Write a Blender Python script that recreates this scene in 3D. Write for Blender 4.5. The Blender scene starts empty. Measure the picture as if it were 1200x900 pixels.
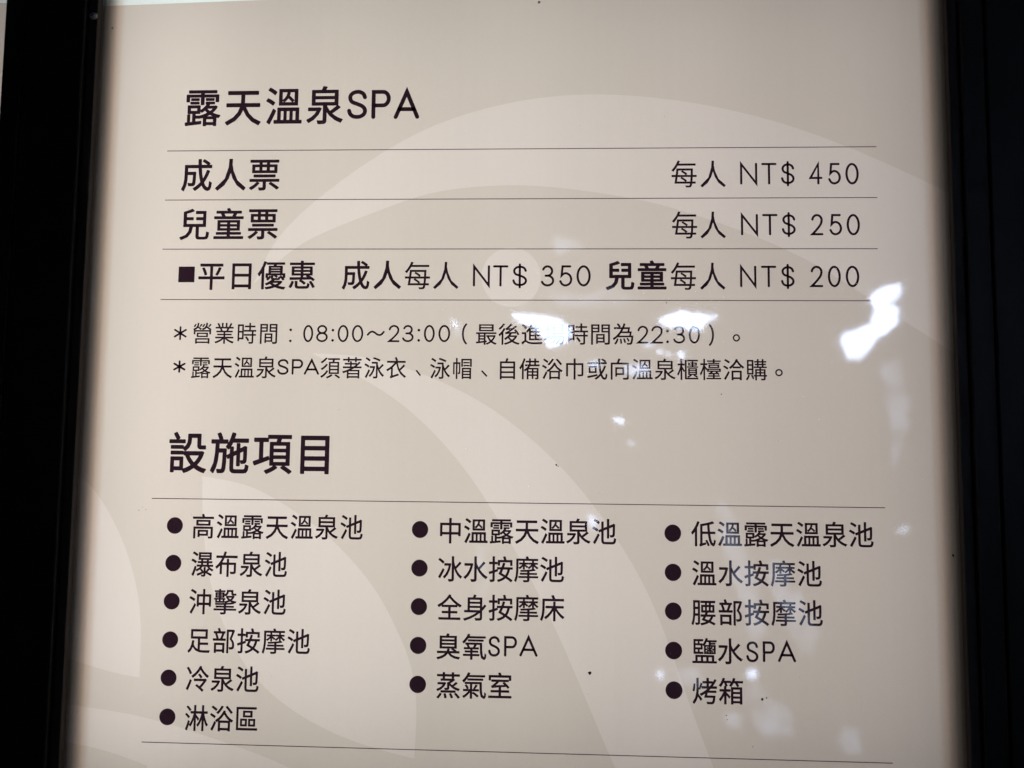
import bpy, bmesh, math, random
import numpy as np
from mathutils import Vector, Matrix
from mathutils.geometry import delaunay_2d_cdt

random.seed(7)
S = bpy.context.scene
C = S.collection
H = 1.5                       # height of the sheet's origin above the ground
MM = 0.001

# ------------------------------------------------------------ camera, world, exposure
cam_d = bpy.data.cameras.new('camera')
cam_d.sensor_width = 36.0
cam_d.lens = 30.0
cam_d.clip_start = 0.01
cam_d.clip_end = 100.0
cam_d.dof.use_dof = True
cam_d.dof.focus_distance = 0.602
cam_d.dof.aperture_fstop = 9.0
cam = bpy.data.objects.new('camera', cam_d)
C.objects.link(cam)
M = Matrix(((0.998834, -0.006244, 0.047869), (0.04719, -0.082681, -0.995458), (0.010173, 0.996556, -0.08229))).to_4x4()
cam.matrix_world = Matrix.Translation(Vector((0.02863, -0.5972, -0.01113)) + Vector((0, 0, H))) @ M
S.camera = cam

w = bpy.data.worlds.new('World')
S.world = w
w.use_nodes = True
bg = w.node_tree.nodes['Background']
bg.inputs['Color'].default_value = (0.75, 0.85, 1.0, 1)
bg.inputs['Strength'].default_value = 0.008
S.view_settings.view_transform = 'Standard'
S.view_settings.look = 'None'
S.view_settings.exposure = 0
S.view_settings.gamma = 1
S.cycles.max_bounces = 8
S.cycles.diffuse_bounces = 3
S.cycles.glossy_bounces = 3
S.cycles.transparent_max_bounces = 24
S.cycles.sample_clamp_indirect = 3.0
S.cycles.use_denoising = True

DATA = {
'rules': [[-257.43, 209.99, 257.28, 209.5], [-257.39, 172.9, 256.97, 172.61], [-257.67, 136.17, 256.36, 135.79], [-257.59, 98.85, 256.33, 98.72], [-257.35, -45.03, 256.8, -44.97], [-256.91, -214.03, 257.55, -214.64]],
'runs': [["露天溫泉", -232.02, 242.95, -140.22, 243.75, 28.39, 30.34, 0.016], ["成人票", -234.15, 191.53, -183.61, 191.79, 24.16, 25.55, 0.016], ["兒童票", -234.41, 154.59, -183.53, 154.93, 23.7, 24.82, 0.016], ["平日優惠", -220.27, 116.36, -153.38, 117.0, 21.11, 22.16, 0.014], ["成人", -114.01, 116.85, -91.07, 117.01, 21.18, 22.32, 0.014], ["每人", -69.24, 116.55, -48.67, 116.55, 19.7, 21.56, 0.005], ["兒童", 76.03, 116.63, 98.6, 116.64, 21.54, 22.12, 0.022], ["每人", 120.68, 116.09, 141.18, 116.09, 19.12, 21.24, 0.005], ["每人", 121.63, 190.35, 142.09, 190.24, 19.31, 21.33, 0.005], ["每人", 121.75, 153.11, 141.81, 153.06, 19.21, 21.19, 0.005], ["營業時間", -225.33, 74.14, -176.6, 74.15, 15.07, 16.39, 0.009], ["最後進場時間為", -19.03, 74.17, 78.36, 74.61, 15.91, 16.39, 0.009], ["露天溫泉", -225.51, 49.24, -177.57, 49.5, 15.29, 16.88, 0.009], ["須著泳衣", -130.9, 49.5, -83.23, 49.69, 15.07, 16.49, 0.009], ["泳帽", -51.78, 49.47, -35.71, 49.46, 15.18, 16.19, 0.009], ["自備浴巾或向溫泉櫃檯洽購", -3.71, 49.42, 170.99, 49.74, 15.53, 16.13, 0.009], ["設施項目", -232.59, -12.17, -140.12, -12.06, 29.12, 30.85, 0.018], ["高溫露天溫泉池", -219.07, -64.28, -112.52, -63.55, 17.03, 18.5, 0.0125], ["瀑布泉池", -218.67, -90.7, -165.79, -90.27, 17.04, 18.82, 0.0125], ["沖擊泉池", -218.95, -116.89, -165.83, -116.4, 17.11, 18.75, 0.0125], ["足部按摩池", -218.95, -143.76, -147.85, -143.09, 17.09, 18.42, 0.0125], ["冷泉池", -218.78, -170.06, -183.36, -169.62, 17.27, 18.79, 0.0125], ["淋浴區", -218.53, -196.86, -183.05, -196.46, 17.34, 18.77, 0.0125], ["中溫露天溫泉池", -42.47, -64.87, 64.94, -64.04, 17.66, 18.88, 0.0125], ["冰水按摩池", -42.28, -91.3, 28.89, -90.57, 17.64, 18.74, 0.0125], ["全身按摩床", -42.27, -117.8, 29.23, -116.95, 17.58, 18.92, 0.0125], ["臭氧", -42.67, -144.32, -24.5, -144.18, 17.71, 18.78, 0.0125], ["蒸氣室", -42.24, -170.6, -6.5, -170.13, 17.75, 18.83, 0.0125], ["低溫露天溫泉池", 133.4, -64.49, 240.38, -63.6, 17.54, 18.43, 0.0125], ["溫水按摩池", 133.59, -91.23, 205.04, -90.56, 17.53, 18.66, 0.0125], ["腰部按摩池", 133.2, -117.76, 205.18, -116.98, 17.46, 18.71, 0.0125], ["鹽水", 133.39, -143.79, 150.65, -143.6, 17.6, 18.52, 0.0125], ["烤箱", 133.34, -170.38, 151.16, -170.19, 17.59, 18.68, 0.0125]],
'latin': [[[["S", -124.01, -108.56, 233.18, 255.2], ["P", -105.73, -91.52, 233.03, 255.01], ["A", -89.15, -70.24, 232.84, 254.83]], 3.02], [[["N", 161.2, 173.41, 182.49, 198.29], ["T", 176.26, 187.03, 182.42, 198.19], ["$", 189.87, 199.83, 180.99, 199.48], ["4", 209.88, 219.14, 182.26, 197.98], ["5", 223.04, 232.02, 182.19, 197.9], ["0", 235.15, 244.5, 182.13, 197.82]], 1.63], [[["N", 161.37, 173.45, 145.57, 161.05], ["T", 176.35, 187.19, 145.54, 161.0], ["$", 189.9, 199.98, 144.16, 162.31], ["2", 210.51, 219.02, 145.47, 160.88], ["5", 223.13, 232.07, 145.44, 160.84], ["0", 235.24, 244.49, 145.41, 160.8]], 1.63], [[["N", 160.33, 171.82, 108.28, 123.69], ["T", 175.01, 185.73, 108.29, 123.69], ["$", 188.72, 198.58, 106.96, 125.03], ["2", 209.42, 218.18, 108.32, 123.67], ["0", 221.44, 230.45, 108.33, 123.67], ["0", 233.79, 243.23, 108.34, 123.66]], 1.63], [[["N", -29.2, -16.96, 108.62, 124.08], ["T", -14.81, -3.79, 108.63, 124.07], ["$", -1.03, 9.97, 107.28, 125.43], ["3", 19.91, 29.16, 108.65, 124.06], ["5", 32.66, 42.04, 108.66, 124.05], ["0", 44.96, 55.09, 108.67, 124.05]], 1.63], [[["*", -246.45, -236.91, 69.02, 79.23], ["0", -151.32, -144.03, 67.95, 80.45], ["8", -141.79, -133.34, 67.99, 80.48], [":", -131.01, -128.57, 68.32, 77.72], ["0", -126.24, -118.34, 68.05, 80.52], ["0", -115.88, -107.63, 68.09, 80.55], ["~", -105.06, -92.11, 72.47, 76.56], ["2", -89.39, -81.28, 68.2, 80.63], ["3", -79.2, -71.19, 68.24, 80.66], [":", -68.68, -66.34, 68.56, 77.92], ["0", -63.81, -56.02, 68.29, 80.71], ["0", -53.36, -44.93, 68.34, 80.74], ["(", -36.51, -31.69, 66.67, 82.02]], 1.39], [[["2", 88.04, 95.93, 67.86, 80.61], ["2", 97.76, 106.22, 67.9, 80.64], [":", 108.12, 110.28, 68.22, 77.93], ["3", 113.52, 121.63, 67.96, 80.69], ["0", 124.1, 131.88, 68.0, 80.72], [")", 137.05, 141.74, 66.35, 81.97]], 1.39], [[["*", -245.8, -236.78, 45.27, 54.29], ["S", -169.67, -160.96, 44.29, 55.59], ["P", -158.96, -150.71, 44.34, 55.64], ["A", -150.06, -138.93, 44.41, 55.69]], 1.47], [[["S", -15.11, -6.55, -150.56, -136.64], ["P", -3.98, 5.02, -150.32, -136.41], ["A", 6.65, 19.27, -150.02, -136.2]], 1.72], [[["S", 161.33, 169.89, -150.54, -136.6], ["P", 172.61, 180.84, -150.3, -136.37], ["A", 182.78, 194.98, -150.0, -136.16]], 1.72]],
'marks': [[":", -162.28, -158.85, 67.89, 77.81, 1.32], ["o", 154.77, 159.82, 69.51, 74.81, 1.02], ["o", 183.85, 189.07, 45.22, 50.35, 1.02], ["v", -69.45, -65.2, 44.04, 48.3, 1.2], ["v", -22.72, -17.55, 43.71, 48.25, 1.2]],
'bul': [[-239.7, -64.0, 5.83, 5.88], [-239.67, -90.38, 5.8, 5.84], [-239.67, -117.0, 5.78, 5.8], [-239.61, -143.65, 5.76, 5.76], [-239.62, -169.88, 5.74, 5.71], [-239.29, -196.5, 5.78, 5.73], [-63.92, -64.32, 5.79, 5.93], [-63.83, -91.03, 5.77, 5.88], [-63.74, -117.5, 5.75, 5.84], [-63.77, -144.0, 5.78, 5.86], [-63.55, -170.42, 5.82, 5.87], [112.21, -64.32, 5.75, 5.96], [112.25, -91.06, 5.72, 5.92], [112.28, -117.37, 5.76, 5.94], [112.37, -143.83, 5.8, 5.95], [112.46, -170.31, 5.78, 5.91]],
'square': [-244.93, 111.6, -232.88, 123.22],
'shapes': [[[-189.7, 109.61], [-184.91, 116.53], [-181.0, 131.02], [-175.71, 142.39], [-160.51, 160.1], [-139.6, 177.82], [-114.28, 196.83], [-83.32, 217.73], [-64.65, 225.92], [-45.98, 233.46], [-26.07, 239.7], [-2.43, 245.56], [22.41, 249.03], [44.09, 250.54], [66.33, 250.57], [90.33, 248.79], [120.94, 245.48], [157.42, 237.96], [190.57, 228.82], [220.43, 217.27], [247.07, 205.52], [276.42, 191.98], [305.47, 176.4], [328.54, 164.65], [324.58, 48.98], [307.68, 61.37], [290.65, 73.25], [273.49, 83.99], [249.33, 100.22], [226.15, 117.21], [209.77, 126.97], [193.29, 135.57], [177.29, 142.35], [161.83, 149.17], [143.29, 156.02], [124.65, 162.29], [108.35, 167.33], [96.23, 170.75], [74.33, 175.28], [43.76, 179.75], [22.87, 182.24], [3.75, 183.66], [-25.31, 182.99], [-45.14, 180.55], [-63.75, 177.48], [-79.25, 172.48], [-94.09, 165.57], [-119.54, 156.8], [-146.23, 146.12], [-156.71, 139.19], [-165.92, 132.26], [-176.31, 122.82]], [[-144.91, 59.91], [-123.2, 59.7], [-102.76, 58.25], [-82.91, 52.21], [-63.14, 44.97], [-48.99, 40.17], [-27.51, 29.36], [-12.23, 20.09], [4.5, 8.46], [25.39, -9.94], [37.42, -21.44], [52.68, -38.77], [64.87, -55.43], [76.1, -71.99], [86.66, -88.75], [95.41, -104.85], [105.83, -128.31], [112.68, -150.5], [119.52, -168.56], [124.59, -185.43], [131.92, -202.7], [138.63, -220.99], [144.2, -234.77], [78.93, -236.59], [71.72, -221.67], [62.15, -199.95], [53.09, -179.19], [45.14, -160.54], [36.26, -140.63], [26.72, -120.59], [17.12, -102.16], [7.48, -85.36], [-2.21, -69.05], [-10.76, -53.8], [-19.33, -39.66], [-30.37, -24.88], [-43.32, -8.83], [-52.58, 0.72], [-62.49, 10.31], [-71.81, 19.02], [-82.36, 26.54], [-93.58, 34.4], [-106.05, 41.66], [-125.43, 50.76]], [[-221.32, -28.84], [-204.48, -30.77], [-187.65, -34.2], [-179.49, -38.03], [-168.2, -43.91], [-156.55, -50.97], [-145.07, -57.71], [-133.84, -65.62], [-121.99, -75.56], [-110.75, -87.25], [-100.81, -97.72], [-92.7, -108.76], [-86.46, -118.62], [-81.05, -129.62], [-75.8, -140.0], [-70.81, -149.77], [-67.01, -161.26], [-64.98, -173.62], [-63.89, -183.65], [-63.96, -195.11], [-64.32, -207.12], [-64.95, -220.22], [-80.1, -217.21], [-94.42, -213.59], [-105.79, -210.46], [-116.62, -206.72], [-129.92, -201.32], [-143.3, -194.75], [-155.55, -187.54], [-167.91, -178.57], [-178.55, -168.35], [-188.66, -157.49], [-196.46, -144.19], [-203.1, -130.21], [-209.16, -116.15], [-213.41, -101.99], [-216.88, -84.76], [-219.15, -66.83], [-221.15, -48.2]], [[-335.78, -187.12], [-310.89, -189.76], [-289.22, -191.87], [-267.6, -194.85], [-254.02, -197.43], [-240.45, -200.59], [-225.68, -204.56], [-210.93, -209.1], [-193.81, -213.86], [-177.35, -219.18], [-165.8, -222.88], [-155.47, -226.9], [-139.11, -234.16], [-252.17, -237.25], [-252.52, -229.78], [-266.14, -224.96], [-283.51, -219.63], [-298.35, -217.12], [-312.59, -215.16], [-334.29, -212.8]], [[-333.07, -14.78], [-312.28, -24.98], [-301.63, -35.85], [-292.19, -48.51], [-283.36, -62.32], [-275.09, -78.47], [-269.42, -92.78], [-264.97, -108.23], [-262.16, -121.86], [-260.83, -134.27], [-260.19, -153.14], [-260.62, -170.17], [-273.17, -168.69], [-286.23, -166.04], [-298.78, -162.2], [-310.74, -158.33], [-325.23, -154.5]], [[19.67, 115.32], [19.51, 112.5], [18.98, 109.72], [18.1, 107.04], [16.89, 104.51], [15.36, 102.16], [13.54, 100.03], [11.45, 98.17], [9.15, 96.6], [6.66, 95.34], [4.02, 94.43], [1.29, 93.88], [-1.5, 93.69], [-4.29, 93.87], [-7.04, 94.41], [-9.69, 95.31], [-12.22, 96.56], [-14.57, 98.13], [-16.7, 99.99], [-18.57, 102.11], [-20.16, 104.47], [-21.43, 107.01], [-22.37, 109.69], [-22.96, 112.48], [-23.18, 115.31], [-23.03, 118.15], [-22.52, 120.94], [-21.65, 123.64], [-20.44, 126.19], [-18.9, 128.56], [-17.07, 130.7], [-14.98, 132.58], [-12.66, 134.17], [-10.15, 135.43], [-7.5, 136.34], [-4.75, 136.89], [-1.94, 137.08], [0.86, 136.89], [3.62, 136.32], [6.29, 135.4], [8.82, 134.14], [11.16, 132.56], [13.28, 130.68], [15.15, 128.54], [16.72, 126.17], [17.98, 123.62], [18.9, 120.93], [19.46, 118.15]]],
'bright': [[[-0.2023, 0.7693], [-0.0801, 0.7564], [0.0175, 0.7321], [0.1149, 0.6832], [0.1313, 0.6457], [0.1024, 0.5934], [0.0056, 0.5653], [-0.0386, 0.6337], [-0.0958, 0.6908], [-0.1775, 0.7316]], [[0.5849, 0.7156], [0.6299, 0.7418], [0.678, 0.7614], [0.79, 0.7666], [0.9047, 0.7587], [0.9204, 0.7376], [0.8613, 0.7163], [0.8244, 0.6838], [0.8528, 0.6547], [0.7256, 0.69], [0.6376, 0.6864]], [[1.7219, 0.8543], [1.7574, 0.8831], [1.8767, 0.9163], [1.8792, 0.8545], [1.8465, 0.8286], [1.8755, 0.7685], [1.8781, 0.7113], [1.8141, 0.6469], [1.7481, 0.6182], [1.7079, 0.561], [1.6654, 0.5224], [1.5892, 0.532], [1.5628, 0.596], [1.5709, 0.6532], [1.655, 0.6749], [1.7181, 0.6966], [1.7407, 0.7682], [1.7252, 0.8184]], [[0.4121, 0.1629], [0.4044, 0.1582], [0.389, 0.1591], [0.3719, 0.1653], [0.3594, 0.1743], [0.3565, 0.1828], [0.3642, 0.1875], [0.3796, 0.1866], [0.3968, 0.1804], [0.4092, 0.1714]], [[0.7314, 0.5358], [0.7278, 0.5255], [0.7187, 0.5191], [0.7074, 0.519], [0.6984, 0.5253], [0.695, 0.5356], [0.6985, 0.546], [0.7076, 0.5524], [0.7189, 0.5524], [0.728, 0.5461]], [[0.6153, 0.5515], [0.6118, 0.5455], [0.6026, 0.5417], [0.5914, 0.5417], [0.5822, 0.5453], [0.5788, 0.5513], [0.5823, 0.5573], [0.5914, 0.561], [0.6027, 0.5611], [0.6118, 0.5574]], [[-0.4984, 0.7023], [-0.4939, 0.686], [-0.4966, 0.6773], [-0.5048, 0.6813], [-0.5138, 0.6956], [-0.5182, 0.7119], [-0.5155, 0.7206], [-0.5073, 0.7166]], [[0.6546, 0.5334], [0.648, 0.5321], [0.6373, 0.5367], [0.6307, 0.5438], [0.633, 0.5481], [0.6425, 0.5462], [0.6521, 0.5397]]],
'dim': [[[0.4624, 0.0411], [0.4557, 0.0382], [0.4452, 0.0407], [0.4348, 0.0477], [0.4285, 0.0566], [0.4287, 0.0639], [0.4354, 0.0668], [0.446, 0.0643], [0.4564, 0.0572], [0.4627, 0.0484]], [[0.2102, -0.3124], [0.2419, -0.3254], [0.2691, -0.3565], [0.2557, -0.4106], [0.224, -0.3796]], [[1.89, -0.3828], [1.8781, -0.3967], [1.8521, -0.4005], [1.8316, -0.3913], [1.832, -0.3759], [1.8531, -0.3661], [1.8788, -0.3691]], [[1.1031, -1.1352], [1.0975, -1.1506], [1.0831, -1.1603], [1.0655, -1.1607], [1.0514, -1.1516], [1.0462, -1.1365], [1.0518, -1.1211], [1.0662, -1.1113], [1.0838, -1.1109], [1.0979, -1.1201]], [[0.6213, -1.1501], [0.617, -1.1656], [0.6059, -1.1753], [0.5922, -1.1756], [0.5812, -1.1664], [0.577, -1.1511], [0.5813, -1.1357], [0.5924, -1.126], [0.6061, -1.1257], [0.6171, -1.1349]], [[-0.4749, 0.6474], [-0.4773, 0.6336], [-0.4842, 0.625], [-0.4929, 0.625], [-0.5, 0.6335], [-0.5029, 0.6473], [-0.5005, 0.6611], [-0.4936, 0.6696], [-0.4849, 0.6697], [-0.4778, 0.6612]], [[0.2904, 0.4782], [0.2834, 0.47], [0.2651, 0.4648], [0.2424, 0.4647], [0.224, 0.4697], [0.217, 0.4778], [0.224, 0.486], [0.2424, 0.4912], [0.2651, 0.4913], [0.2834, 0.4863]], [[0.5465, 0.4564], [0.5325, 0.4401], [0.496, 0.4298], [0.4509, 0.4296], [0.4143, 0.4394], [0.4004, 0.4556], [0.4144, 0.472], [0.451, 0.4823], [0.4961, 0.4825], [0.5326, 0.4726]], [[0.5698, 0.586], [0.5645, 0.5778], [0.5508, 0.5727], [0.5338, 0.5726], [0.5201, 0.5776], [0.5149, 0.5858], [0.5202, 0.594], [0.5339, 0.5991], [0.5509, 0.5991], [0.5646, 0.5941]]],
'faint': [[[0.9127, -0.191], [0.9785, -0.3021], [1.0388, -0.4793], [1.0554, -0.5676], [1.115, -0.7428], [1.1349, -0.8956], [1.0763, -1.0057], [1.0511, -0.919], [1.0179, -0.7445], [0.9756, -0.5689], [0.941, -0.4808], [0.9246, -0.3475]], [[1.7854, 0.495], [1.8746, 0.5091], [1.9041, 0.2915], [1.8891, 0.0663], [1.8415, -0.0684], [1.8069, -0.0464], [1.8221, 0.2006]], [[1.5183, -1.3833], [1.6045, -1.3897], [1.6233, -1.5082], [1.5451, -1.5442]], [[0.6701, -1.1012], [0.8112, -1.1243], [0.8279, -1.2365], [0.7136, -1.2132]], [[-0.0132, 1.1533], [0.1732, 1.1625], [0.1828, 1.0866], [0.0339, 1.0773]], [[1.1884, -0.5434], [1.2719, -0.5641], [1.2372, -0.8063], [1.1899, -0.7415]], [[0.9104, -1.3338], [1.0283, -1.3439], [1.0014, -1.4046], [0.9316, -1.3978]], [[1.03, -1.206], [1.1091, -1.1783], [1.1733, -1.2716], [1.2598, -1.304], [1.2793, -1.4405], [1.1486, -1.4694], [1.08, -1.3941]], [[1.2251, -0.7408], [1.3137, -0.6954], [1.4193, -0.9118], [1.3296, -1.0438]], [[-0.366, -0.5006], [-0.3293, -0.5091], [-0.3351, -0.7688], [-0.3625, -0.7603]], [[-0.0115, 0.8929], [0.3591, 0.9026], [0.5431, 0.8373], [0.2669, 0.7806], [0.0355, 0.8083]]]
}

# ------------------------------------------------------------ materials
def mat(name, col=None, rough=0.5, metal=0.0, spec=0.5, bump=None):
    m = bpy.data.materials.new(name)
    m.use_nodes = True
    nt = m.node_tree
    p = nt.nodes['Principled BSDF']
    if col:
        p.inputs['Base Color'].default_value = (*col, 1)
    p.inputs['Roughness'].default_value = rough
    p.inputs['Metallic'].default_value = metal
    p.inputs['Specular IOR Level'].default_value = spec
    if bump:
        tc = nt.nodes.new('ShaderNodeTexCoord')
        n = nt.nodes.new('ShaderNodeTexNoise')
        n.inputs['Scale'].default_value = bump[0]
        b = nt.nodes.new('ShaderNodeBump')
        b.inputs['Strength'].default_value = bump[1]
        b.inputs['Distance'].default_value = 0.0003
        nt.links.new(tc.outputs['Object'], n.inputs['Vector'])
        nt.links.new(n.outputs['Fac'], b.inputs['Height'])
        nt.links.new(b.outputs['Normal'], p.inputs['Normal'])
    return m

def film(name, col):
    """printed backlit film: translucent, with the faint mottle of the opal sheet"""
    m = bpy.data.materials.new(name)
    m.use_nodes = True
    nt = m.node_tree
    nt.nodes.clear()
    out = nt.nodes.new('ShaderNodeOutputMaterial')
    tr = nt.nodes.new('ShaderNodeBsdfTranslucent')
    df = nt.nodes.new('ShaderNodeBsdfDiffuse')
    mix = nt.nodes.new('ShaderNodeMixShader')
    mix.inputs[0].default_value = 0.3
    tc = nt.nodes.new('ShaderNodeTexCoord')
    n1 = nt.nodes.new('ShaderNodeTexNoise')
    n1.inputs['Scale'].default_value = 9.0
    n1.inputs['Detail'].default_value = 2.0
    n2 = nt.nodes.new('ShaderNodeTexNoise')
    n2.inputs['Scale'].default_value = 900.0
    n2.inputs['Detail'].default_value = 3.0
    mp = nt.nodes.new('ShaderNodeMapping')          # faint vertical ink banding of the plotter
    mp.inputs['Scale'].default_value = (160.0, 1.0, 3.0)
    n3 = nt.nodes.new('ShaderNodeTexNoise')
    n3.inputs['Scale'].default_value = 1.0
    a1 = nt.nodes.new('ShaderNodeMath'); a1.operation = 'MULTIPLY_ADD'
    a1.inputs[1].default_value = 0.05
    a1.inputs[2].default_value = 0.94
    a2 = nt.nodes.new('ShaderNodeMath'); a2.operation = 'MULTIPLY_ADD'
    a2.inputs[1].default_value = 0.05
    a3 = nt.nodes.new('ShaderNodeMath'); a3.operation = 'MULTIPLY_ADD'
    a3.inputs[1].default_value = 0.03
    mul = nt.nodes.new('ShaderNodeVectorMath'); mul.operation = 'SCALE'
    mul.inputs[0].default_value = col
    L = nt.links.new
    L(tc.outputs['Object'], n1.inputs['Vector'])
    L(tc.outputs['Object'], n2.inputs['Vector'])
    L(tc.outputs['Object'], mp.inputs['Vector'])
    L(mp.outputs[0], n3.inputs['Vector'])
    L(n1.outputs['Fac'], a1.inputs[0])
    L(n2.outputs['Fac'], a2.inputs[0]); L(a1.outputs[0], a2.inputs[2])
    L(n3.outputs['Fac'], a3.inputs[0]); L(a2.outputs[0], a3.inputs[2])
    L(a3.outputs[0], mul.inputs['Scale'])
    L(mul.outputs[0], tr.inputs['Color'])
    L(mul.outputs[0], df.inputs['Color'])
    L(tr.outputs[0], mix.inputs[1]); L(df.outputs[0], mix.inputs[2])
    L(mix.outputs[0], out.inputs['Surface'])
    return m

def see_through(name, tint, gloss=None, cover=None, cover_fac=0.0, rough=0.01):
    m = bpy.data.materials.new(name)
    m.use_nodes = True
    nt = m.node_tree
    nt.nodes.clear()
    out = nt.nodes.new('ShaderNodeOutputMaterial')
    t = nt.nodes.new('ShaderNodeBsdfTransparent')
    t.inputs['Color'].default_value = (*tint, 1)
    last = t.outputs[0]
    if cover:
        d = nt.nodes.new('ShaderNodeBsdfDiffuse')
        d.inputs['Color'].default_value = (*cover, 1)
        mx = nt.nodes.new('ShaderNodeMixShader')
        mx.inputs[0].default_value = cover_fac
        nt.links.new(last, mx.inputs[1]); nt.links.new(d.outputs[0], mx.inputs[2])
        last = mx.outputs[0]
        tc = nt.nodes.new('ShaderNodeTexCoord')
        n = nt.nodes.new('ShaderNodeTexNoise')
        n.inputs['Scale'].default_value = 7.0
        n.inputs['Detail'].default_value = 4.0
        mr = nt.nodes.new('ShaderNodeMapRange')
        mr.inputs['From Min'].default_value = 0.35
        mr.inputs['From Max'].default_value = 0.68
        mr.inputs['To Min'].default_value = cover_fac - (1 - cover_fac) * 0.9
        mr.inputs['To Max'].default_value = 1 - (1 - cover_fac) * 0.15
        nt.links.new(tc.outputs['Object'], n.inputs['Vector'])
        nt.links.new(n.outputs['Fac'], mr.inputs['Value'])
        nt.links.new(mr.outputs[0], mx.inputs[0])
    if gloss:
        g = nt.nodes.new('ShaderNodeBsdfGlossy')
        g.inputs['Roughness'].default_value = rough
        fr = nt.nodes.new('ShaderNodeFresnel')
        geo = nt.nodes.new('ShaderNodeNewGeometry')      # same reflectance from inside: the sheet does not bend rays
        io = nt.nodes.new('ShaderNodeMath'); io.operation = 'MULTIPLY_ADD'
        io.inputs[1].default_value = 1 / gloss - gloss
        io.inputs[2].default_value = gloss
        nt.links.new(geo.outputs['Backfacing'], io.inputs[0])
        nt.links.new(io.outputs[0], fr.inputs['IOR'])
        tc = nt.nodes.new('ShaderNodeTexCoord')
        n = nt.nodes.new('ShaderNodeTexNoise')
        n.inputs['Scale'].default_value = 14.0
        n.inputs['Detail'].default_value = 1.0
        b = nt.nodes.new('ShaderNodeBump')
        b.inputs['Strength'].default_value = 0.05
        b.inputs['Distance'].default_value = 0.002
        nt.links.new(tc.outputs['Object'], n.inputs['Vector'])
        nt.links.new(n.outputs['Fac'], b.inputs['Height'])
        nt.links.new(b.outputs['Normal'], g.inputs['Normal'])
        mx = nt.nodes.new('ShaderNodeMixShader')
        nt.links.new(fr.outputs[0], mx.inputs[0])
        nt.links.new(last, mx.inputs[1]); nt.links.new(g.outputs[0], mx.inputs[2])
        last = mx.outputs[0]
    nt.links.new(last, out.inputs['Surface'])
    return m

def glow(name, col, strength, scale=None):
    m = bpy.data.materials.new(name)
    m.use_nodes = True
    nt = m.node_tree
    nt.nodes.clear()
    out = nt.nodes.new('ShaderNodeOutputMaterial')
    e = nt.nodes.new('ShaderNodeEmission')
    e.inputs['Color'].default_value = (*col, 1)
    e.inputs['Strength'].default_value = strength
    nt.links.new(e.outputs[0], out.inputs['Surface'])
    return m

M_FRAME = mat('black_powder_coat', (0.007, 0.007, 0.0075), 0.45, 0, 0.3, (1400, 0.25))
M_BEAD = mat('black_anodised_bead', (0.028, 0.022, 0.021), 0.5, 0, 0.3, (900, 0.15))
M_SCREW = mat('darkened_steel', (0.55, 0.52, 0.5), 0.38, 0.9)
M_SLOT = mat('screw_slot', (0.004, 0.004, 0.004), 0.8)
M_TRAY = mat('white_lamp_tray', (0.72, 0.68, 0.62), 0.8)
M_EDGE_SHADE = mat('brown_edge_shade', (0.05, 0.022, 0.011), 0.9)
M_EDGE_TINT = see_through('amber_edge_tint', (0.66, 0.54, 0.46))
M_BASE = film('beige_print', (0.665, 0.610, 0.552))
M_LIGHT = film('pale_beige_print', (0.740, 0.685, 0.640))
M_WHITE = film('white_print', (0.86, 0.97, 0.96))
M_INK = see_through('dark_purple_ink', (0.034, 0.017, 0.032))
M_RULE = see_through('thin_line_ink', (0.15, 0.095, 0.13))
M_ACRYLIC = see_through('clear_acrylic', (1, 1, 1), 1.49, rough=0.036)
M_DUST = mat('dark_dust', (0.03, 0.022, 0.018), 0.9)
M_LEAF = mat('dark_leaves', (0.02, 0.035, 0.015), 0.8)
M_SKY = glow('bright_sky', (0.70, 0.86, 1.22), 20.0)
M_DENSE_DIMMER = see_through('dense_sky_dimmer', (1, 1, 1), cover=(0.03, 0.03, 0.035), cover_fac=0.945)
M_LIGHT_DIMMER = see_through('light_sky_dimmer', (1, 1, 1), cover=(0.03, 0.03, 0.035), cover_fac=0.66)

# ------------------------------------------------------------ helpers
def obj(name, me, material=None, parent=None, label=None, kind=None):
    o = bpy.data.objects.new(name, me)
    C.objects.link(o)
    if material and me is not None and not me.materials:
        me.materials.append(material)
    if parent:
        o.parent = parent
    else:
        o.location = (0, 0, H)
    if label: o['label'] = label
    if kind: o['kind'] = kind
    return o

def empty(name, loc=(0, 0, H)):
    o = bpy.data.objects.new(name, None)
    C.objects.link(o)
    o.location = loc
    o.empty_display_size = 0.1
    return o

def mesh(name, vs, fs, smooth=False):
    me = bpy.data.meshes.new(name)
    me.from_pydata(vs, [], fs)
    me.update()
    if smooth:
        for p in me.polygons: p.use_smooth = True
    return me

def box(name, x0, x1, y0, y1, z0, z1, bevel=0.0):
    """bevelled box, sizes in mm"""
    bm = bmesh.new()
    vs = [bm.verts.new((x * MM, y * MM, z * MM)) for x in (x0, x1) for y in (y0, y1) for z in (z0, z1)]
    for f in ((0, 1, 3, 2), (4, 6, 7, 5), (0, 4, 5, 1), (2, 3, 7, 6), (0, 2, 6, 4), (1, 5, 7, 3)):
        bm.faces.new([vs[i] for i in f])
    bmesh.ops.recalc_face_normals(bm, faces=bm.faces)
    if bevel:
        bmesh.ops.bevel(bm, geom=bm.edges[:], offset=bevel * MM, segments=3, affect='EDGES', profile=0.5)
    me = bpy.data.meshes.new(name)
    bm.to_mesh(me); bm.free()
    return me

def inside(p, poly):
    x, y = p; c = False; n = len(poly)
    for i in range(n):
        x0, y0 = poly[i]; x1, y1 = poly[i - 1]
        if (y0 > y) != (y1 > y) and x < (x1 - x0) * (y - y0) / (y1 - y0) + x0:
            c = not c
    return c

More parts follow.
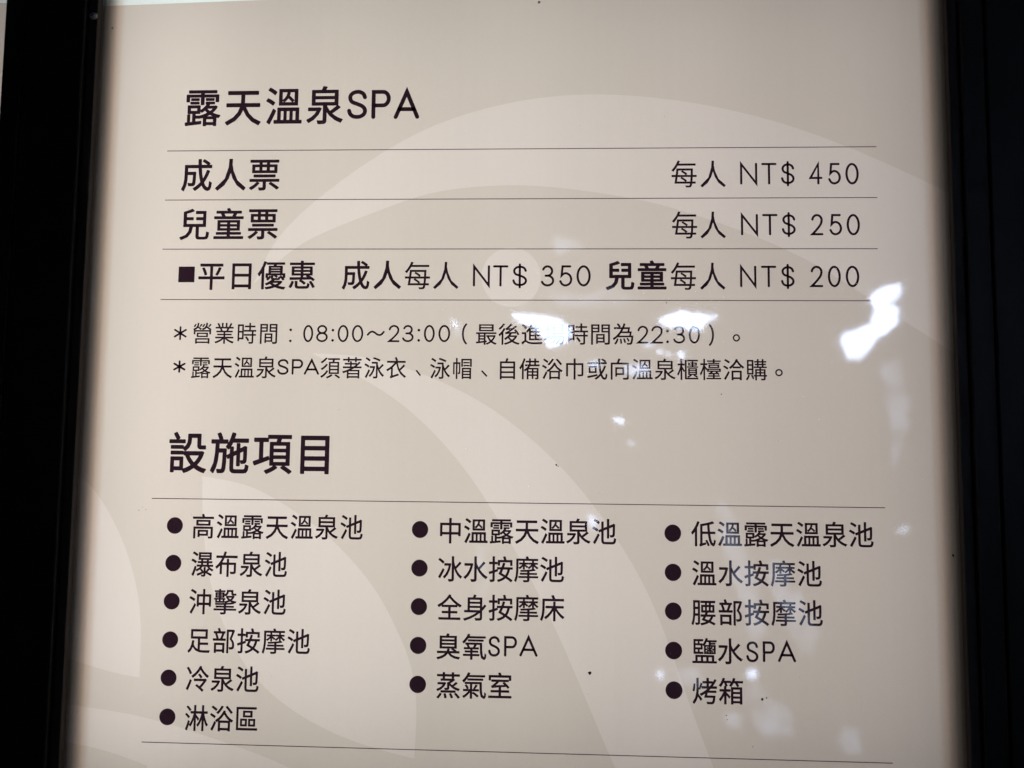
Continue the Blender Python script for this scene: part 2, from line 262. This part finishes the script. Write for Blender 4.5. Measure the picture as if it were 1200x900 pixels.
def smooth_closed(P, n=4, corner=50):
    """rounds a traced outline with a Catmull-Rom curve but keeps its sharp corners"""
    out = []; N = len(P)
    sharp = []
    for i in range(N):
        a = Vector(P[i]) - Vector(P[i - 1]); b = Vector(P[(i + 1) % N]) - Vector(P[i])
        sharp.append(a.length < 1e-9 or b.length < 1e-9 or math.degrees(a.angle(b)) > corner)
    for i in range(N):
        p1 = Vector(P[i]); p2 = Vector(P[(i + 1) % N])
        p0 = Vector(P[i - 1]) if not sharp[i] else 2 * p1 - p2
        p3 = Vector(P[(i + 2) % N]) if not sharp[(i + 1) % N] else 2 * p2 - p1
        for k in range(n):
            t = k / n
            q = 0.5 * (2 * p1 + (p2 - p0) * t + (2 * p0 - 5 * p1 + 4 * p2 - p3) * t * t + (3 * p1 - p0 - 3 * p2 + p3) * t ** 3)
            out.append((q.x, q.y))
    fix = [sharp[i // n] and i % n == 0 for i in range(len(out))]
    for it in range(30):
        out = [out[i] if fix[i] else tuple(0.5 * out[i][k] + 0.25 * (out[i - 1][k] + out[(i + 1) % len(out)][k]) for k in (0, 1)) for i in range(len(out))]
    return out

PY = 5.0            # depth of the printed film behind the acrylic's face, mm

# ------------------------------------------------------------ glyphs drawn with strokes (unit box)
def arc(cx, cy, rx, ry, a0, a1, n=14):
    return [(cx + rx * math.cos(math.radians(a0 + (a1 - a0) * k / n)), cy + ry * math.sin(math.radians(a0 + (a1 - a0) * k / n))) for k in range(n + 1)]

def spline(P, n=6):
    out = []
    for i in range(len(P) - 1):
        p1, p2 = Vector(P[i]), Vector(P[i + 1])
        p0 = Vector(P[i - 1]) if i else 2 * p1 - p2
        p3 = Vector(P[i + 2]) if i + 2 < len(P) else 2 * p2 - p1
        for k in range(n):
            t = k / n
            q = 0.5 * (2 * p1 + (p2 - p0) * t + (2 * p0 - 5 * p1 + 4 * p2 - p3) * t * t + (3 * p1 - p0 - 3 * p2 + p3) * t ** 3)
            out.append((q.x, q.y))
    out.append(tuple(P[-1]))
    return out

ESS = spline([(0.95, 0.78), (0.86, 0.91), (0.68, 0.985), (0.5, 1.0), (0.27, 0.965), (0.1, 0.86), (0.08, 0.72), (0.2, 0.595), (0.5, 0.515),
              (0.8, 0.425), (0.96, 0.29), (0.93, 0.135), (0.74, 0.03), (0.5, 0.0), (0.25, 0.03), (0.09, 0.12), (0.02, 0.25)])
G = {
 'S': [ESS],
 'P': [[(0, 0), (0, 1), (0.55, 1)] + arc(0.62, 0.73, 0.38, 0.27, 90, -90)[1:] + [(0, 0.46)]],
 'A': [[(0, 0), (0.5, 1), (1, 0)], [(0.155, 0.31), (0.845, 0.31)]],
 'N': [[(0, 0), (0, 1), (1, 0), (1, 1)]],
 'T': [[(0, 1), (1, 1)], [(0.5, 1), (0.5, 0)]],
 '$': [[(x, 0.1 + 0.8 * y) for x, y in ESS], [(0.5, 1), (0.5, 0)]],
 '0': [arc(0.5, 0.5, 0.5, 0.5, 0, 360, 36)],
 '2': [arc(0.49, 0.73, 0.47, 0.27, 172, 0)[:-1] + spline([(0.96, 0.73), (0.88, 0.55), (0.62, 0.35), (0.25, 0.13), (0.0, 0.0)]) + [(1, 0)]],
 '3': [arc(0.47, 0.755, 0.43, 0.245, 160, -90) + arc(0.47, 0.255, 0.53, 0.255, 90, -165)[1:], [(0.3, 0.51), (0.47, 0.51)]],
 '4': [[(0.72, 0), (0.72, 1), (0, 0.28), (1, 0.28)]],
 '5': [[(0.9, 1), (0.2, 1), (0.12, 0.52)] + spline([(0.12, 0.52), (0.3, 0.61), (0.55, 0.635), (0.85, 0.54), (1.0, 0.32), (0.86, 0.1), (0.5, 0.0), (0.18, 0.06), (0.0, 0.22)])[1:]],
 '8': [arc(0.5, 0.765, 0.42, 0.235, 0, 360, 28), arc(0.5, 0.265, 0.5, 0.265, 0, 360, 28)],
 ':': 'dots',
 '(': [arc(1.3, 0.5, 1.3, 0.56, 118, 242)],
 ')': [arc(-0.3, 0.5, 1.3, 0.56, 62, -62)],
 '~': [spline([(0, 0.1), (0.12, 0.7), (0.27, 0.95), (0.42, 0.75), (0.58, 0.25), (0.73, 0.05), (0.88, 0.3), (1, 0.9)])],
 '*': [[(0.5, 0), (0.5, 1)], [(0, 0.22), (1, 0.78)], [(0, 0.78), (1, 0.22)]],
 'o': [arc(0.5, 0.5, 0.5, 0.5, 0, 360, 24)],
 'v': [[(0.1, 1), (0.9, 0)]],
}

def ribbon(P, wd, vs, fs, y):
    """a stroke of even width with round ends, flat on the film"""
    P = [Vector(p) for p in P]
    P = [p for i, p in enumerate(P) if i == 0 or (p - P[i - 1]).length > 1e-7]
    closed = (P[0] - P[-1]).length < 1e-6
    n = len(P); h = wd / 2
    base = len(vs)
    for i, p in enumerate(P):
        if closed:
            a = P[i - 1] if i else P[-2]
            b = P[i + 1] if i < n - 1 else P[1]
        else:
            a = P[i - 1] if i else p
            b = P[i + 1] if i < n - 1 else p
        d1 = (p - a).normalized() if (p - a).length > 1e-9 else (b - p).normalized()
        d2 = (b - p).normalized() if (b - p).length > 1e-9 else d1
        n1 = Vector((-d1.y, d1.x)); n2 = Vector((-d2.y, d2.x))
        m = (n1 + n2)
        m = m.normalized() if m.length > 1e-6 else n1
        k = min(1 / max(m.dot(n1), 0.3), 3.0)
        vs.append((p.x + m.x * h * k, y, p.y + m.y * h * k))
        vs.append((p.x - m.x * h * k, y, p.y - m.y * h * k))
    for i in range(n - 1):
        j = base + 2 * i
        fs.append((j, j + 1, j + 3, j + 2))
    if not closed:
        for end in (0, n - 1):
            p = P[end]; q = P[1] if end == 0 else P[-2]
            d = (p - q).normalized(); nrm = Vector((-d.y, d.x))
            c = len(vs)
            for k in range(7):
                a = math.pi * k / 6
                r = nrm * math.cos(a) * h + d * math.sin(a) * h
                vs.append((p.x + r.x, y, p.y + r.y))
            fs.append(tuple(range(c, c + 7)))

def disc(cx, cz, rx, rz, y, vs, fs, n=14):
    c = len(vs)
    for k in range(n):
        a = 2 * math.pi * k / n
        vs.append((cx + rx * math.cos(a), y, cz + rz * math.sin(a)))
    fs.append(tuple(range(c, c + n)))

def stroke_char(ch, x0, x1, z0, z1, wd, vs, fs):
    """mm in, metres out"""
    g = G[ch]
    if g == 'dots':
        r = wd * 0.72
        for zz in (z0 + r, z1 - r):
            disc((x0 + x1) / 2 * MM, zz * MM, r * MM, r * MM, (PY - 0.10) * MM, vs, fs)
        return
    h = wd / 2
    for k, path in enumerate(g):
        P = [((x0 + h + (x1 - x0 - wd) * px) * MM, (z0 + h + (z1 - z0 - wd) * pz) * MM) for px, pz in path]
        ribbon(P, wd * MM, vs, fs, (PY - 0.10 - 0.03 * k) * MM)

# ------------------------------------------------------------ CJK characters from Blender's own built-in typeface
_cache = {}
def glyph(ch, weight):
    key = (ch, weight)
    if key not in _cache:
        cu = bpy.data.curves.new('character', 'FONT')
        cu.body = ch
        cu.resolution_u = 2
        cu.offset = 0.0
        o = bpy.data.objects.new('character', cu)
        C.objects.link(o)
        bpy.context.view_layer.update()
        dg = bpy.context.evaluated_depsgraph_get()
        e = o.evaluated_get(dg)
        cv0 = e.to_curve(dg)
        loops = []
        for sp in cv0.splines:
            bp = list(sp.bezier_points); L = []
            for k in range(len(bp)):
                a, c = bp[k], bp[(k + 1) % len(bp)]
                p0, p1, p2, p3 = a.co.xy, a.handle_right.xy, c.handle_left.xy, c.co.xy
                straight = abs((p1 - p0).cross(p3 - p0)) < 1e-5 and abs((p2 - p0).cross(p3 - p0)) < 1e-5
                for t in ((0.0,) if straight else (0.0, 0.33, 0.67)):
                    u = 1 - t
                    L.append(u ** 3 * p0 + 3 * u * u * t * p1 + 3 * u * t * t * p2 + t ** 3 * p3)
            if len(L) > 2: loops.append(L)
        e.to_curve_clear()
        # the ink is the union of the outline's strokes, shifted a hair in several directions for the heavier weights
        S0 = np.array([p for L in loops for p in L]); S1 = np.array([p for L in loops for p in L[1:] + L[:1]])
        nd = 1 if weight <= 0 else 8 if weight > 0.01 else 4
        V2 = []; E2 = []; SH = []
        for a in range(nd):
            an = (a + .5) * 2 * math.pi / nd
            sx, sy = (0.0, 0.0) if nd == 1 else (weight * math.cos(an), weight * math.sin(an))
            SH.append((sx, sy))
            for L in loops:
                b = len(V2); V2 += [Vector((p.x + sx, p.y + sy)) for p in L]
                E2 += [(b + k, b + (k + 1) % len(L)) for k in range(len(L))]
        cv, ce, cf, cov, coe, cof = delaunay_2d_cdt(V2, E2, [], 0, 1e-5)
        P = np.array([(p.x, p.y) for p in cv]); FF = np.array([tuple(f) for f in cf])
        Q = P[FF].mean(axis=1)
        hit = np.zeros(len(Q), bool)
        for sx, sy in SH:
            q = Q - np.array((sx, sy))
            y0, y1, x0, x1 = S0[None, :, 1], S1[None, :, 1], S0[None, :, 0], S1[None, :, 0]
            qx, qy = q[:, 0:1], q[:, 1:2]
            left = (x1 - x0) * (qy - y0) - (qx - x0) * (y1 - y0)
            wn = ((y0 <= qy) & (y1 > qy) & (left > 0)).sum(axis=1) - ((y0 > qy) & (y1 <= qy) & (left < 0)).sum(axis=1)
            hit |= wn != 0
        _cache[key] = ([tuple(p) for p in P], [tuple(int(k) for k in f) for f in FF[hit]])
        bpy.data.objects.remove(o)
        bpy.data.curves.remove(cu)
    return _cache[key]

def run_mesh(T, cx0, cz0, cx1, cz1, ew, eh, weight, vs, fs):
    n = len(T)
    for i, ch in enumerate(T):
        t = i / (n - 1) if n > 1 else 0
        cx = cx0 + (cx1 - cx0) * t; cz = cz0 + (cz1 - cz0) * t
        V, F = glyph(ch, weight)
        b = len(vs)
        for x, y in V:
            vs.append(((cx + (x - 0.503) * ew) * MM, (PY - 0.10) * MM, (cz + (y - 0.378) * eh) * MM))
        for f in F:
            fs.append(tuple(b + k for k in f))

# ------------------------------------------------------------ the sign
sign = empty('lightbox_sign')
sign['label'] = 'backlit beige hot spring price board in a black metal frame'
sign['category'] = 'sign'

ZB, ZT = -400, 420          # the case reaches past the picture above and below
XL, XR = -308.8, 303.6      # inner edges of the retaining beads
# frame posts and rails
obj('frame_post', box('frame_post', -360.3, -315.6, -12, 125, ZB, ZT, 1.2), M_FRAME, sign)
obj('frame_post', box('frame_post', 310.6, 326.0, -12, 125, ZB, ZT, 1.0), M_FRAME, sign)
obj('frame_post', box('frame_post', 326.6, 372, -13.5, 125, ZB, ZT, 1.4), M_FRAME, sign)
obj('frame_rail', box('frame_rail', -315.4, 310.4, -12, 125, ZT - 40, ZT, 1.2), M_FRAME, sign)
obj('frame_rail', box('frame_rail', -315.4, 310.4, -12, 125, ZB, ZB + 40, 1.2), M_FRAME, sign)
# retaining beads
obj('glazing_bead', box('glazing_bead', -315.4, XL, -7, -0.2, ZB + 41, ZT - 41, 0.8), M_BEAD, sign)
obj('glazing_bead', box('glazing_bead', XR, 310.4, -7, -0.2, ZB + 41, ZT - 41, 0.8), M_BEAD, sign)
# back tray, and unseen strips added to shade the film's side edges
obj('lamp_tray', box('lamp_tray', -315.2, 310.2, 112, 122, ZB + 41, ZT - 41), M_TRAY, sign)
for xa, xb, y in ((-315.2, -305.2, 7.2), (-315.2, -300.6, 12.2), (299.8, 310.2, 7.2), (294.8, 310.2, 12.2)):
    obj('edge_shade_strip', box('edge_shade_strip', xa, xb, y, y + 0.9, ZB + 41, ZT - 41), M_EDGE_SHADE, sign)
for xa, xb in ((-314.0, -295.6), (289.8, 309.0)):          # unseen sheets added to tint the edge falloff brown
    obj('amber_edge_tint', mesh('amber_edge_tint', [(xa * MM, 0.0119, (ZB + 42) * MM), (xb * MM, 0.0119, (ZB + 42) * MM), (xb * MM, 0.0119, (ZT - 42) * MM), (xa * MM, 0.0119, (ZT - 42) * MM)], [(0, 1, 2, 3)]), M_EDGE_TINT, sign)
# acrylic sheet
obj('acrylic_sheet', box('acrylic_sheet', -315.2, 310.2, 0.0, 3.0, ZB + 41, ZT - 41), M_ACRYLIC, sign)

# tube lamps in the tray
def tube_lamp(x, z, height, power, col, parent, width=70):
    d = bpy.data.lights.new('tube_lamp', 'AREA')
    d.shape = 'RECTANGLE'; d.size = width * MM; d.size_y = height * MM
    d.energy = power; d.color = col
    o = bpy.data.objects.new('tube_lamp', d)
    C.objects.link(o)
    o.parent = parent
    o.location = (x * MM, 100 * MM, z * MM)
    o.rotation_euler = (math.radians(-90), 0, 0)      # shines towards the film (-y)
    return o
POW = 0.43
for x, p, col in ((-265, 1.36, (1, 0.975, 0.95)), (-125, 0.86, (1, 0.985, 0.955)), (0, 0.79, (1, 0.99, 0.97)),
                  (125, 0.66, (1, 0.975, 0.97)), (255, 0.66, (1, 0.965, 0.975))):
    tube_lamp(x, 84, 660, p * POW, col, sign, 95)

# printed film: the pale swooshes are cut out of the beige ground so that no two sheets overlap
shapes = [smooth_closed([(x, z) for x, z in s], 4) for s in DATA['shapes']]
HL = ((-315.0, 322.43), (310.0, 337.2))          # lower edge of the white header strip
vco = [(-315.0, ZB + 41.0), (310.0, ZB + 41.0), HL[1], HL[0]]
poly = [[0, 1, 2, 3]]
def clampx(p): return (min(max(p[0], -314.99), 309.99), max(p[1], ZB + 42))
for s in shapes:
    b = len(vco); s2 = [clampx(p) for p in s]
    vco += s2; poly.append(list(range(b, len(vco))))
shp = [[clampx(p) for p in s] for s in shapes]
vv, ee, ff, ov, oe, of = delaunay_2d_cdt([Vector(p) for p in vco], [], poly, 1, 1e-4)
groups = {k: [] for k in range(-1, len(shapes))}
for fidx, f in enumerate(ff):
    c = sum((vv[i] for i in f), Vector((0, 0))) / len(f)
    g_ = -1
    for k, s in enumerate(shp):
        if inside(c, s): g_ = k
    groups[g_].append(f)
def film_part(name, fl, material, parent, label=None):
    used = sorted({i for f in fl for i in f}); ix = {v: k for k, v in enumerate(used)}
    me = mesh(name, [(vv[i].x * MM, PY * MM, vv[i].y * MM) for i in used], [tuple(ix[i] for i in f) for f in fl])
    return obj(name, me, material, parent, label)
poster = film_part('poster', groups[-1], M_BASE, sign, 'beige printed film with a price table and a list of facilities')
labels = ['broad pale crescent sweeping across the top', 'pale band curving down to the lower right',
          'large pale leaf shape behind the left list column', 'pale wave at the bottom left corner',
          'pale quarter leaf beside the left frame', 'small pale disc behind the weekday prices']
for k, lb in enumerate(labels):
    film_part('swoosh' if k < 5 else 'disc', groups[k], M_LIGHT, poster, lb)
me = mesh('header_strip', [(HL[0][0] * MM, PY * MM, HL[0][1] * MM), (HL[1][0] * MM, PY * MM, HL[1][1] * MM), (0.310, PY * MM, (ZT - 41) * MM), (-0.315, PY * MM, (ZT - 41) * MM)], [(0, 1, 2, 3)])
obj('header_strip', me, M_WHITE, sign, 'white strip above the beige print')

# ruled lines
for x0, z0, x1, z1 in DATA['rules']:
    vs = []; fs = []
    h = 0.30
    vs = [(x0 * MM, (PY - 0.1) * MM, (z0 - h) * MM), (x1 * MM, (PY - 0.1) * MM, (z1 - h) * MM), (x1 * MM, (PY - 0.1) * MM, (z1 + h) * MM), (x0 * MM, (PY - 0.1) * MM, (z0 + h) * MM)]
    obj('ruled_line', mesh('ruled_line', vs, [(0, 1, 2, 3)]), M_RULE, poster)

# lettering, one mesh for each printed phrase
R_ = DATA['runs']; L_ = DATA['latin']; K_ = DATA['marks']
def lettering(label, runs=(), latin=(), marks=(), square=None, name='lettering'):
    vs = []; fs = []
    for i in runs: run_mesh(*R_[i], vs, fs)
    for i in latin:
        chars, wd = L_[i]
        for c, x0, x1, z0, z1 in chars: stroke_char(c, x0, x1, z0, z1, wd, vs, fs)
    for i in marks:
        c, x0, x1, z0, z1, wd = K_[i]; stroke_char(c, x0, x1, z0, z1, wd, vs, fs)
    if square:
        x0, z0, x1, z1 = square; b = len(vs)
        vs += [(x * MM, (PY - 0.1) * MM, z * MM) for x, z in ((x0, z0), (x1, z0), (x1, z1), (x0, z1))]
        fs.append((b, b + 1, b + 2, b + 3))
    return obj(name, mesh(name, vs, fs), M_INK, poster, label)
lettering('bold heading 露天溫泉SPA', [0], [0])
lettering('bold 成人票', [1]); lettering('bold 兒童票', [2])
lettering('price 每人 NT$ 450', [8], [1])
lettering('price 每人 NT$ 250', [9], [2])
lettering('bold 平日優惠 after a black square', [3], square=DATA['square'])
lettering('成人每人 NT$ 350', [4, 5], [4])
lettering('兒童每人 NT$ 200', [6, 7], [3])
lettering('small opening hours line', [10, 11], [5, 6], [0, 1])
lettering('small swimwear note line', [12, 13, 14, 15], [7], [2, 3, 4])
lettering('bold heading 設施項目', [16])
for i, r in enumerate(R_[17:], 17):
    extra = [8] if r[0] == '臭氧' else [9] if r[0] == '鹽水' else []
    lettering('list entry ' + r[0] + ('SPA' if extra else ''), [i], extra)
for x, z, rx, rz in DATA['bul']:
    vs = []; fs = []
    disc(x * MM, z * MM, rx * MM, rz * MM, (PY - 0.1) * MM, vs, fs, 32)
    obj('bullet', mesh('bullet', vs, fs), M_INK, poster)

# cross-head screw at the top of the left bead
def screw(x, z, parent):
    bm = bmesh.new()
    prof = [(0.0, 1.6), (1.2, 1.55), (2.2, 1.2), (2.8, 0.6), (3.0, 0.0)]
    n = 24; rings = []
    for r, y in prof[1:]:
        rings.append([bm.verts.new((math.cos(2 * math.pi * k / n) * r * MM, -y * MM, math.sin(2 * math.pi * k / n) * r * MM)) for k in range(n)])
    for a, b in zip(rings, rings[1:]):
        for k in range(n): bm.faces.new((a[k], a[(k + 1) % n], b[(k + 1) % n], b[k]))
    bm.faces.new(rings[0])
    bmesh.ops.recalc_face_normals(bm, faces=bm.faces)
    me = bpy.data.meshes.new('screw'); bm.to_mesh(me); bm.free()
    for p in me.polygons: p.use_smooth = True
    o = obj('screw', me, M_SCREW, parent)
    o.location = (x * MM, -7.0 * MM, z * MM)
    vs = []; fs = []
    for a in (0.5, 0.5 + math.pi / 2):
        c, s = math.cos(a), math.sin(a)
        b = len(vs)
        for u, v in ((-1.6, -0.28), (1.6, -0.28), (1.6, 0.28), (-1.6, 0.28)):
            vs.append(((u * c - v * s) * MM, -(1.62 if a < 1 else 1.64) * MM, (u * s + v * c) * MM))
        fs.append((b, b + 1, b + 2, b + 3))
    obj('cross_slot', mesh('cross_slot', vs, fs), M_SLOT, o)
screw(-311.9, 308.3, sign)

# specks of dust on the acrylic: one scatter
vs = []; fs = []
rnd = random.Random(5)
def speck(x, z, r):
    n = 7; b = len(vs)
    for k in range(n):
        a = 2 * math.pi * k / n; q = r * rnd.uniform(0.55, 1.3)
        vs.append(((x + q * math.cos(a)) * MM, -0.25 * MM, (z + q * math.sin(a)) * MM))
    vs.append((x * MM, -0.55 * MM, z * MM))
    for k in range(n): fs.append((b + k, b + (k + 1) % n, b + n))
for x, z, r in ((17.0, 317.4, 0.9), (54.9, -159.1, 1.25), (170.5, -173.4, 1.0), (173.5, -172.6, 0.6), (299.3, -76.1, 0.9), (-263.8, -53.3, 0.3), (-258.9, -52.6, 0.4), (-261.5, -51.0, 0.25),
                (-300.8, 302.5, 0.8), (145.3, 32.0, 0.5), (31.4, -18.2, 0.7), (32.6, -18.9, 0.4), (108, 96.1, 0.5), (146.6, -184.6, 0.5), (147.2, -187.5, 0.4), (163.9, -204.7, 0.4)):
    speck(x, z, r)
for k in range(60): speck(rnd.uniform(-295, 290), rnd.uniform(-230, 320), rnd.uniform(0.08, 0.22))
obj('dust', mesh('dust', vs, fs), M_DUST, sign, kind='stuff')

# ------------------------------------------------------------ the next light box to the left
nb = empty('lightbox_sign', (-0.5, 0, H))
nb['label'] = 'neighbouring light box of which only a sliver shows at the top left corner'
nb['category'] = 'sign'
def off(a): return a + 500
obj('frame_post', box('frame_post', off(-375.6), off(-361.0), -12, 125, ZB, ZT, 0.8), M_FRAME, nb)
obj('frame_post', box('frame_post', off(-760), off(-720), -12, 125, ZB, ZT, 1.0), M_FRAME, nb)
obj('frame_rail', box('frame_rail', off(-719.8), off(-375.8), -12, 125, ZT - 40, ZT, 1.0), M_FRAME, nb)
obj('frame_rail', box('frame_rail', off(-719.8), off(-375.8), -12, 125, ZB, ZB + 40, 1.0), M_FRAME, nb)
obj('lamp_tray', box('lamp_tray', off(-719.8), off(-375.8), 112, 122, ZB + 41, ZT - 41), M_TRAY, nb)
obj('acrylic_sheet', box('acrylic_sheet', off(-719.8), off(-375.8), 0, 3, ZB + 41, ZT - 41), M_ACRYLIC, nb)
def quad(x0, x1, z0, z1): return [(off(x) * MM, PY * MM, z * MM) for x, z in ((x0, z0), (x1, z0), (x1, z1), (x0, z1))]
obj('poster', mesh('poster', quad(-719.8, -375.8, ZB + 41, 326.2), [(0, 1, 2, 3)]), M_BASE, nb)
obj('header_strip', mesh('header_strip', quad(-719.8, -375.8, 326.2, ZT - 41), [(0, 1, 2, 3)]), M_WHITE, nb)
for x in (-640, -450): tube_lamp(off(x), 75, 640, 0.95 * POW, (1, 0.96, 0.93), nb, 95)

# ------------------------------------------------------------ what the acrylic mirrors: dark foliage behind the viewer with gaps to a bright sky
HY = -4.0
def ragged(P, amp, it=4, seed=1):
    r = random.Random(seed)
    P = [Vector(p) for p in P]
    for k in range(it):
        Q = []
        for i, p in enumerate(P):
            q = P[(i + 1) % len(P)]
            d = q - p; n = Vector((-d.y, d.x))
            Q.append(p)
            if d.length > 0.006:
                Q.append((p + q) / 2 + n * r.uniform(-amp, amp))
        P = Q
    return [(p.x, p.y) for p in P]
holes = [ragged(P, 0.15, 3, 11 + i) for i, P in enumerate(DATA['bright'])]
dims = [ragged(P, 0.08, 2, 40 + i) for i, P in enumerate(DATA['dim'])]
faints = [ragged(P, 0.18, 3, 80 + i) for i, P in enumerate(DATA['faint'])]
r = random.Random(3)
X0, X1, Z0, Z1 = -6.5, 6.0, -3.4, 5.0
vco = []; poly = []
for s in holes + dims + faints:
    b = len(vco); vco += s; poly.append(list(range(b, len(vco))))
nx, nz = 60, 42
b = len(vco)
for i in range(nx + 1):
    for j in range(nz + 1):
        edge = i in (0, nx) or j in (0, nz)
        p = (X0 + (X1 - X0) * i / nx + (0 if edge else r.uniform(-.06, .06)), Z0 + (Z1 - Z0) * j / nz + (0 if edge else r.uniform(-.06, .06)))
        vco.append(p)
def ij(i, j): return b + i * (nz + 1) + j
poly.insert(0, [ij(i, 0) for i in range(nx + 1)] + [ij(nx, j) for j in range(1, nz + 1)] + [ij(i, nz) for i in range(nx - 1, -1, -1)] + [ij(0, j) for j in range(nz - 1, 0, -1)])
hv, he, hf, hov, hoe, hof = delaunay_2d_cdt([Vector(p) for p in vco], [], poly, 1, 1e-6)
keep = []; dim_faces = []; faint_faces = []
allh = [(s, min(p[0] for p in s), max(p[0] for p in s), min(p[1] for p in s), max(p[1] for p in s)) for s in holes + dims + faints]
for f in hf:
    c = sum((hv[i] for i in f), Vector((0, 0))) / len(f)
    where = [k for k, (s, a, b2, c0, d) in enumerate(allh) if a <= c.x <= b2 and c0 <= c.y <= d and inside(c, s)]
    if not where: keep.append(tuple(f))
    elif where[0] >= len(holes): (dim_faces if where[0] < len(holes) + len(dims) else faint_faces).append(tuple(f))
hvs = [(p.x, HY + r.uniform(-0.03, 0.03), p.y) for p in hv]
vs = list(hvs); fs = list(keep)
# leaves in front of the mass and round the gaps
def leaf(x, z, y, ln, a, vs, fs):
    c, s = math.cos(a), math.sin(a); b = len(vs); t = r.uniform(-.02, .02)
    for u, v, q in ((-1, 0, 0), (-.2, .32, t), (1, 0, 0), (-.2, -.32, -t)):
        vs.append((x + (u * c - v * s) * ln, y + q, z + (u * s + v * c) * ln))
    fs.append((b, b + 1, b + 2, b + 3))
for k in range(9000):
    x, z = r.uniform(X0, X1), r.uniform(Z0, Z1)
    if any(a - .06 <= x <= b2 + .06 and c0 - .06 <= z <= d + .06 for s, a, b2, c0, d in allh): continue
    leaf(x, z, HY + r.uniform(0.03, 0.4), r.uniform(.02, .06), r.uniform(0, 6.3), vs, fs)
for s in holes[:3]:
    for p in s:
        if r.random() < 0.12:
            leaf(p[0] + r.uniform(-.01, .01), p[1] + r.uniform(-.01, .01), HY + r.uniform(.03, .15), r.uniform(.006, .016), r.uniform(0, 6.3), vs, fs)
for s in holes[1:3]:                                     # twigs and single leaves crossing the gaps
    xa, xb = min(p[0] for p in s), max(p[0] for p in s); za, zb = min(p[1] for p in s), max(p[1] for p in s)
    for k in range(12):
        leaf(r.uniform(xa, xb), r.uniform(za, zb), HY + r.uniform(.05, .3), r.uniform(.012, .03), r.uniform(0, 6.3), vs, fs)
fo = obj('foliage', mesh('foliage', vs, fs), M_LEAF, None, 'dark mass of leaves behind the viewer', 'stuff')
# half-opaque sheets added in the dimmer gaps to weaken the mirrored sky
for fl, m in ((faint_faces, M_DENSE_DIMMER), (dim_faces, M_LIGHT_DIMMER)):
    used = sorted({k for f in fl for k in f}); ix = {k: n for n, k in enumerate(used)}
    obj('sky_dimmer', mesh('sky_dimmer', [hvs[k] for k in used], [tuple(ix[k] for k in f) for f in fl]), m, None, None, 'stuff')
sk = mesh('sky', [(-4.5, HY - 0.6, -2.6), (4.2, HY - 0.6, -2.6), (4.2, HY - 0.6, 4), (-4.5, HY - 0.6, 4)], [(0, 1, 2, 3)])
obj('sky', sk, M_SKY, None, None, 'structure')
M_SKY.cycles.emission_sampling = 'NONE'
